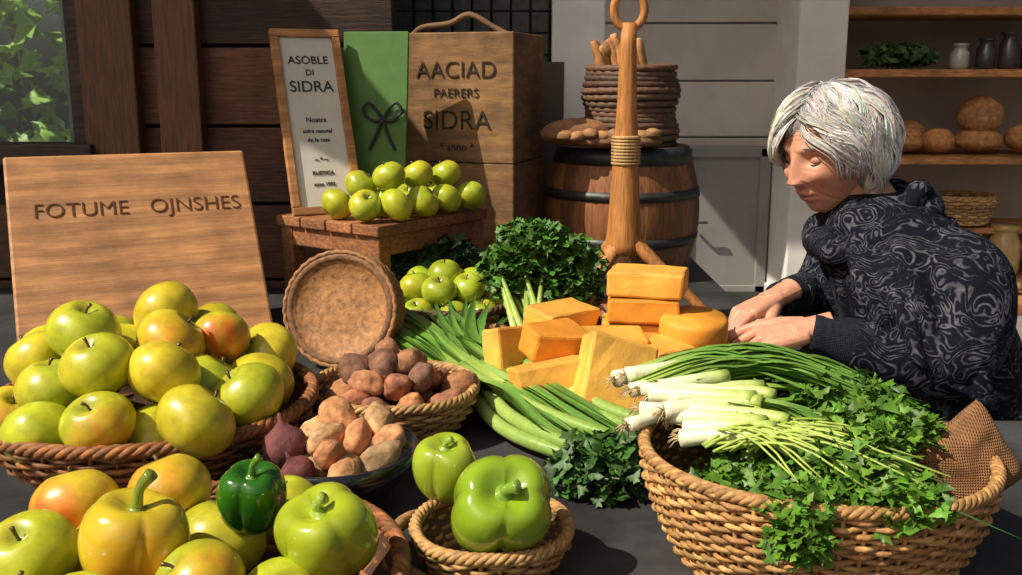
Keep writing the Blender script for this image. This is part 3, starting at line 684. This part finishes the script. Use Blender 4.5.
for i in range(60):
    b0=V((.22+R.uniform(-.03,.03),.98+R.uniform(-.04,.04),.885)); e=V((.35+R.uniform(-.10,.06),.93+R.uniform(-.09,.1),.89))
    mb.tube([b0,b0.lerp(e,.5)+V((0,0,.02)),e],[.0018,.0014,.001],LG,5,n=6)
mb.build('parsley_bunch',M_leaf)
mb=MB(); 
for i in range(30):
    a=R.uniform(0,6.28); rr=.09*R.random()**.5; z=.80+R.uniform(-.02,.02)
    P=[(.317+rr*math.cos(a)-.03,.985+rr*math.sin(a),z),(.317+rr*math.cos(a),.985+rr*math.sin(a)+R.uniform(-.02,.02),z+.01),(.317+rr*math.cos(a)+.03,.985+rr*math.sin(a),z)]
    mb.tube(P,[.012,.014,.012],jit((.12,.18,.05),.4),8,n=6)
foliage(mb,(.30,.97,.84),(.11,.10,.02),700,.014,(.05,.12,.02))
mb.build('leek_trimmings',M_leek)
mb=MB(); n=40; Pm=Matrix.Translation((.470,.965,.862))@Matrix.Rotation(.25,4,'Z')@Matrix.Rotation(-.35,4,'X')@Matrix.Rotation(-.5,4,'Y')
for sgn in(1,-1):
    vs=[];cs=[]
    for i in range(n+1):
        for j in range(n+1):
            x=-1+2*i/n;y=-1+2*j/n; th=((1-x**4)*(1-y**4))**.5
            px=.052*x*(1-.1*(1-abs(y))**1) ; py=.047*y*(1-.12*(1-abs(x)))
            f=.004*noise.noise(V((x*2.5,y*2.5,sgn*3)))
            vs.append(Pm@V((px,sgn*(.026*th+f*th),py))); cs.append((.42,.20,.08))
    mb.add(vs,[((i*(n+1)+j),(i+1)*(n+1)+j,(i+1)*(n+1)+j+1,i*(n+1)+j+1) for i in range(n) for j in range(n)],cs)
mb.build('burlap_pouch',M_burlap)
mb=MB(); foliage(mb,(.42,1.60,.775),(.08,.07,.025),420,.014,(.05,.13,.03)); 
for i in range(40): mb.tube([(.36+R.uniform(-.03,.03),1.6+R.uniform(-.05,.05),.76),(.41,1.64+R.uniform(-.05,.05),.81),(.50,1.6+R.uniform(-.09,.05),.78)],.002,LG,5,n=6)
mb.build('herb_sprigs',M_leaf)

# =============================================================== WOMAN
W=bpy.data.objects.new('woman',None); sc.collection.objects.link(W)
yc=1.83
mb=MB(); rings=[(.40,.86,.15,.185),(.50,.86,.15,.19),(.62,.81,.15,.18),(.72,.785,.145,.18),(.80,.765,.142,.19),(.88,.74,.14,.20),(.94,.718,.135,.195),(.985,.698,.125,.165),(1.02,.682,.10,.12),(1.05,.67,.070,.08)]
n=64; vs=[];fs=[]
RR=[]
for i in range(46):
    t=i/45*(len(rings)-1); k=min(int(t),len(rings)-2); u=t-k; RR.append([a*(1-u)+b*u for a,b in zip(rings[k],rings[k+1])])
for z,cx,a,b in RR:
    for j in range(n):
        w=2*pi*j/n; f=1+.035*noise.noise(V((math.cos(w)*2.2,math.sin(w)*2.2,z*3)))+.03*math.sin(w*9+z*16+3*noise.noise(V((w,z*3,0))))*(1 if z<.95 else .3)
        vs.append(V((cx+a*f*math.cos(w),yc+b*f*math.sin(w),z)))
m=len(RR)
mb.add(vs,[(k*n+j,k*n+(j+1)%n,(k+1)*n+(j+1)%n,(k+1)*n+j) for k in range(m-1) for j in range(n)]+[tuple(reversed(range(n))),tuple((m-1)*n+j for j in range(n))],(.02,.02,.03))
armL=[(.745,1.71,.955),(.765,1.645,.915),(.755,1.605,.84),(.72,1.585,.80),(.64,1.59,.805),(.56,1.605,.822)]
armR=[(.71,1.95,.955),(.69,2.01,.92),(.66,2.03,.84),(.62,2.0,.81),(.57,1.90,.835),(.525,1.82,.85)]
mb.tube(armL,[.06,.08,.075,.068,.056,.042],(.02,.02,.03),20,n=30); mb.tube(armR,[.06,.07,.062,.056,.048,.040],(.02,.02,.03),20,n=30)
mb.build('shawl_garment',M_cloth,W,remesh=.009,smoothit=3)
mb=MB()
def drape(P0,P1,nu=70,nv=50,amp=.01,fr=8):
    A=catmull(P0,nu);Bq=catmull(P1,nu); vs=[]
    for i in range(nu+1):
        for j in range(nv+1):
            t=j/nv; p=A[i].lerp(Bq[i],t); o=(p-V((.74,yc,p.z))).normalized()
            w=fr*2*pi*i/nu
            p=p+o*(amp*(math.sin(w+t*2.5)+.6*math.sin(w*1.7-t*3+1))*(.15+1.2*t)+.03*math.sin(pi*t)+.010*noise.noise(p*9))
            vs.append(p)
    mb.add(vs,[(i*(nv+1)+j,(i+1)*(nv+1)+j,(i+1)*(nv+1)+j+1,i*(nv+1)+j+1) for i in range(nu) for j in range(nv)],(.02,.02,.03))
drape([(.60,1.75,.975),(.66,1.69,.99),(.73,1.68,1.0),(.785,1.75,1.005),(.80,1.84,1.0),(.79,1.95,.99)],[(.60,1.575,.86),(.68,1.53,.785),(.81,1.55,.71),(.92,1.66,.65),(.955,1.83,.61),(.92,1.98,.65)],amp=.012,fr=6)
sh=mb.build('shawl_drape',M_cloth,W); q=sh.modifiers.new('so','SOLIDIFY'); q.thickness=.004
mb=MB()
for k,(z,rx,ry,cx,rt,tl) in enumerate(((.970,.102,.110,.680,.032,.10),(.997,.088,.094,.678,.027,.2),(1.020,.074,.081,.676,.021,.3))):
    mb.ring(lambda a:(cx+rx*math.cos(a),yc+ry*math.sin(a),z+tl*rx*math.cos(a)*1.4+.008*math.sin(3*a+k*2)+.005*math.sin(8*a+k)),96,rt,(.02,.02,.03),16)
mb.build('cowl_scarf',M_cloth,W,smoothit=2)
mb=MB()
mb.tube([(.60,1.598,.812),(.55,1.607,.826),(.505,1.618,.835)],[.046,.042,.034,.031],(.02,.024,.035),20,n=10)
mb.tube([(.555,1.875,.84),(.52,1.815,.852),(.49,1.77,.86)],[.044,.04,.033,.031],(.02,.024,.035),20,n=10)
mb.build('knit_cuffs',M_knit,W)
mb=MB(); SK=(.62,.30,.195)
mb.tube([(.70,yc,.97),(.665,yc,1.02),(.615,yc,1.085)],[.056,.052,.05],SK,24,n=10); mb.build('neck',M_skin,W)
Fv=V((-.87,-.42,-.25)).normalized(); Uv=V((0,0,1)); Uv=(Uv-Fv*Uv.dot(Fv)).normalized(); Lv=Uv.cross(Fv)
Hm=Matrix((Fv,Lv,Uv)).transposed().to_4x4(); Hm.translation=V((.588,yc,1.122))
ex=math.exp
def headp(d):
    x,y,z=d
    px=(.090 if x>0 else .100)*x; py=.075*y; pz=.113*z
    if z<0:
        py*=1-.26*(-z)**1.6
        px*= (1-.42*(-z)) if x<0 else (1-.04*(-z))
        if x>0: px+=.010*(-z)*x
    col=list(SK)
    if x>0:
        ay=abs(py); f=min(1,x*2.5)
        if pz>-.030: pr=max(0,min(1,(.022-pz)/.052))**.9
        else: pr=ex(-((pz+.030)/.0075)**2)
        wd=.0085+.0065*pr*max(0,min(1,(-pz)/.03))
        dx=.020*pr*ex(-(py/wd)**2)
        dx+=.006*ex(-((ay-.012)/.006)**2-((pz+.032)/.008)**2)
        dx-=.012*ex(-((ay-.031)/.015)**2-((pz-.008)/.012)**2)
        dx+=.005*ex(-((ay-.026)/.02)**2-((pz-.028)/.008)**2)
        dx+=.008*ex(-((ay-.040)/.016)**2-((pz+.022)/.016)**2)
        dx-=.004*ex(-((ay-.040)/.014)**2-((pz+.058)/.016)**2)
        dx+=.007*ex(-(py/.019)**2)*(ex(-((pz+.0555)/.005)**2)+ex(-((pz+.0675)/.0055)**2))
        dx-=.005*ex(-(py/.025)**2-((pz+.0612)/.002)**2)
        dx+=.009*ex(-(py/.022)**2-((pz+.096)/.014)**2)
        q=ay-(.020+(-pz-.035)*.45)
        if -.078<pz<-.028: dx-=.0035*ex(-(q/.0025)**2)
        dx-=.0012*math.sin(pz*900)*ex(-((pz-.06)/.015)**2)*ex(-(py/.035)**2)
        dx-=.0012*(.5+.5*math.sin((pz+(ay-.05)*.6)*1600))*ex(-((ay-.053)/.008)**2-((pz-.002)/.012)**2)
        dx-=.0018*ex(-((ay-.030)/.014)**2-((pz+.010+.15*(ay-.03))/.0018)**2)
        px+=dx*f
        l=ex(-(py/.021)**2)*(ex(-((pz+.056)/.0045)**2)+ex(-((pz+.067)/.005)**2))
        ch=.5*ex(-((ay-.04)/.018)**2-((pz+.028)/.02)**2)+.4*ex(-(py/.012)**2-((pz+.03)/.012)**2)
        l=min(1,l*.75)
        col=[a*(1-l)+b*l for a,b in zip(col,(.46,.13,.10))]
        ch*=.6; col=[a*(1-ch)+b*ch for a,b in zip(col,(.62,.19,.12))]
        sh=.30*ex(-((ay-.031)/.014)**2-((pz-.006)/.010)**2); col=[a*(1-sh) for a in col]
        g=.6*ex(-(py/.02)**2-((pz+.0612)/.0015)**2); col=[a*(1-g) for a in col]
    return V((px,py,pz)),tuple(col)
mb=MB(); n=220;m=150; vs=[];cs=[]
for k in range(m+1):
    a=pi*k/m
    for j in range(n):
        w=2*pi*j/n; p,c=headp((math.sin(a)*math.cos(w),math.sin(a)*math.sin(w),math.cos(a))); vs.append(Hm@p); cs.append(c)
mb.add(vs,[(k*n+j,(k+1)*n+j,(k+1)*n+(j+1)%n,k*n+(j+1)%n) for k in range(m) for j in range(n)],cs)
for s in(-1,1):
    ec=V((.0635,s*.031,.006)); vs=[];cs=[]
    for k in range(13):
        a=pi*k/12
        for j in range(20):
            w=2*pi*j/20; vs.append(Hm@(ec+V((math.sin(a)*math.cos(w)*.0135,math.sin(a)*math.sin(w)*.0155,math.cos(a)*.0105)))); cs.append((.52,.23,.15))
    mb.add(vs,[(k*20+j,(k+1)*20+j,(k+1)*20+(j+1)%20,k*20+(j+1)%20) for k in range(12) for j in range(20)],cs)
    mb.tube([Hm@V((.070,s*.019,.002)),Hm@V((.0768,s*.027,-.0012)),Hm@V((.0758,s*.036,-.0012)),Hm@V((.067,s*.046,.001))],[.0008,.0016,.0016,.0008],(.03,.02,.018),6,n=12)
    mb.tube([Hm@V((.086,s*.014,.026)),Hm@V((.084,s*.028,.031)),Hm@V((.073,s*.045,.027))],[.001,.0024,.0008],(.25,.22,.2),6,n=10)
    E=[Hm@V((.002,s*.074,.012)),Hm@V((-.006,s*.082,.024)),Hm@V((-.02,s*.086,.018)),Hm@V((-.022,s*.083,-.002)),Hm@V((-.01,s*.077,-.022)),Hm@V((-.002,s*.073,-.028))]
    mb.tube(E,[.003,.004,.005,.0045,.005,.003],SK,8,n=18); mb.tube([E[0],Hm@V((-.012,s*.078,.0)),E[5]],[.006,.009,.006],tuple(q*.8 for q in SK),8,n=8)
mb.build('head',M_skin,W)
HG=(.68,.66,.63)
def hairdir(az,el):
    return (math.cos(el)*math.cos(az),math.cos(el)*math.sin(az),math.sin(el))
def hp(az,el,f):
    x,y,z=hairdir(az,el); px=(.096 if x>0 else .110)*x; py=.080*y; pz=.108*z
    if z<0: py*=1-.05*(-z); px*=1-.10*(-z)
    return V((px-.002,py,pz))*f
mb=MB()
vs=[];cs=[];n=64;m=40
for k in range(m+1):
    el=pi/2-pi*k/m
    for j in range(n):
        az=-pi+2*pi*j/n; lo=math.radians(34); lim=lo+.12*math.sin(az*5) if abs(az)<1.2 else (-.6)
        if 1.0<abs(az)<1.5: lim=lo+(abs(az)-1.0)/.5*(-.6-lo)
        f=1.08 if el>lim else max(.72,1.08-(lim-el)*2.5)
        f*=1+.025*math.sin(az*17+el*7)*(f>1)
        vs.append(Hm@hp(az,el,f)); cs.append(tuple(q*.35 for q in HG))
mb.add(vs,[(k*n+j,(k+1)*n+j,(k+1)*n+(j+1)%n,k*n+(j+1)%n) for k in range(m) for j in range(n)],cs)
rh=random.Random(3)
for i in range(300):
    az=rh.uniform(-pi,pi); front=max(0,1.5-abs(az)); sg=1 if az>.2 else -1
    e0=math.radians(rh.uniform(45,88) if front>0 else rh.uniform(35,89))
    lay=rh.uniform(1.07,1.19); end=math.radians(rh.uniform(-50,-5)) if front<=0 else math.radians(rh.uniform(-14,20))
    ph=rh.uniform(0,6); wv=rh.uniform(.06,.16); wl=rh.uniform(.02,.07); lc=jit(HG,.4,rh)
    sw=rh.uniform(.75,1.0)
    for s in range(13):
        da=rh.uniform(-.09,.09); de=rh.uniform(-.07,.07); dl=rh.uniform(0,.14); fz=rh.uniform(-.02,.04); P=[]
        for k in range(12):
            t=k/11; a2=az+da*(1-.3*t)+sg*front*(t**.9)*sw+wv*math.sin(t*8+ph); el=e0+de+(end-dl-e0)*t
            f=lay+.06*math.sin(pi*t)+wl*math.sin(t*9+ph)-(.06*(t-.8)*5 if t>.8 else 0)+fz*t+rh.uniform(-.003,.003)
            P.append(Hm@hp(a2,el,f))
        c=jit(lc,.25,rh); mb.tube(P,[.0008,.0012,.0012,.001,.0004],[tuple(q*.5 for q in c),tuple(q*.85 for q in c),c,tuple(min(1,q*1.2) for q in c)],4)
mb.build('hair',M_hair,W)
def hand(name,wr,dirv,upv,ts,curl,scale=1.0):
    X=V(dirv).normalized(); Z=V(upv); Z=(Z-X*Z.dot(X)).normalized(); Y=Z.cross(X)
    Mh=Matrix((X,Y,Z)).transposed().to_4x4(); Mh.translation=V(wr)
    T=lambda x,y,z:Mh@(V((x,y*ts,z))*scale)
    mb=MB()
    mb.tube([T(-.05,0,0),T(-.01,0,0),T(.02,0,0)],[.027,.024,.026],SK,16,n=6,flat=.8,up=Z)
    ys=[.031,.0105,-.0112,-.0310]; kx=[.082,.088,.084,.075]; sg=[(.040,.024,.019),(.044,.027,.020),(.041,.025,.019),(.032,.019,.017)]
    for i in range(4):
        mb.tube([T(.0,ys[i]*.55,0),T(kx[i]*.5,ys[i]*.85,.002),T(kx[i],ys[i],.004)],[.014,.0128,.0108],SK,12,n=6)
        x,z,a=kx[i],.004,0; P=[T(x-.01,ys[i],z)]; P.append(T(x,ys[i],z))
        for k in range(3):
            a+=curl[i][k]; x+=sg[i][k]*math.cos(a); z-=sg[i][k]*math.sin(a); P.append(T(x,ys[i]*(1+.02*(k+1)),z))
        mb.tube(P,[.0096,.0084,.0082,.0072,.0060],SK,12,n=18)
    mb.tube([T(.015,.016,-.006),T(.045,.038,-.014),T(.072,.044,-.028),T(.092,.034,-.040)],[.015,.0120,.0100,.0072],SK,12,n=14)
    return mb.build(name,M_skin,W,remesh=.0017,smoothit=2)
M_skin2=mat('hand_skin',.5,45,amt=.16,bump=.3,sss=.12)
for nd in M_skin2.node_tree.nodes:
    if nd.type=='ATTRIBUTE':
        rgb=M_skin2.node_tree.nodes.new('ShaderNodeRGB'); rgb.outputs[0].default_value=(*SK,1)
        for l in list(nd.outputs['Color'].links): M_skin2.node_tree.links.new(rgb.outputs[0],l.to_socket)
h1=hand('left_hand',(.495,1.622,.838),(-.95,.12,-.20),(-.2,-.45,1),-1,[(.3,.6,.4),(.5,.65,.4),(.7,.75,.45),(.85,.8,.5)],.92)
h2=hand('right_hand',(.475,1.755,.862),(-.80,-.45,-.30),(-.3,.1,1),1,[(.25,.5,.35),(.5,.6,.4),(.7,.75,.45),(.9,.8,.5)],.92)
for h in(h1,h2): h.data.materials.clear(); h.data.materials.append(M_skin2)
mb=MB(); TR=(.03,.03,.04)
for y in(1.74,1.92):
    mb.tube([(.88,y,.50),(.70,y,.52),(.48,y,.50),(.44,y,.44),(.47,y,.25),(.50,y,.07)],[.10,.09,.07,.062,.055,.045],TR,16,n=30)
mb.build('trousers',M_knit,W)
mb=MB()
for y in(1.74,1.92):
    mb.tube([(.54,y,.05),(.48,y,.06),(.40,y,.045),(.32,y,.035)],[.035,.048,.04,.03],(.03,.02,.02),14,n=12,flat=.75)
mb.build('shoes',M_plain,W)
mb=MB(); mb.lathe([(.001,0),(.17,0),(.18,.01),(.18,.03),(.17,.04),(.001,.04)],(.87,1.83,.36),(.25,.12,.05),40)
for a in range(4):
    w=pi/4+a*pi/2; mb.tube([(.87+.13*math.cos(w),1.83+.13*math.sin(w),.37),(.87+.17*math.cos(w),1.83+.17*math.sin(w),.0)],[.02,.015],(.22,.1,.045),10)
mb.build('wooden_stool',M_woodX)

# =============================================================== LIGHT
sun=bpy.data.lights.new('sun','SUN'); sun.energy=5.6; sun.angle=.009; sun.color=(1,.90,.73)
so=bpy.data.objects.new('sun',sun); sc.collection.objects.link(so)
so.rotation_euler=V((.62,.27,-.73)).to_track_quat('-Z','Y').to_euler()
w=bpy.data.worlds.new('world'); sc.world=w; w.use_nodes=True; nt=w.node_tree
bg=nt.nodes['Background']; sky=nt.nodes.new('ShaderNodeTexSky'); sky.sky_type='NISHITA'; sky.sun_disc=False; sky.sun_elevation=math.radians(40); sky.sun_rotation=math.radians(210); sky.dust_density=5
nt.links.new(sky.outputs[0],bg.inputs[0]); bg.inputs[1].default_value=.048
try:
    sc.view_settings.view_transform='Standard'; sc.view_settings.look='None'
except Exception as e: print(e)
cam=bpy.data.cameras.new('camera'); cam.lens=35; cam.sensor_width=36; cam.clip_start=.05
co=bpy.data.objects.new('camera',cam); sc.collection.objects.link(co); co.location=(0,0,1.25); co.rotation_euler=(math.radians(90-11.8),0,0)
sc.camera=co
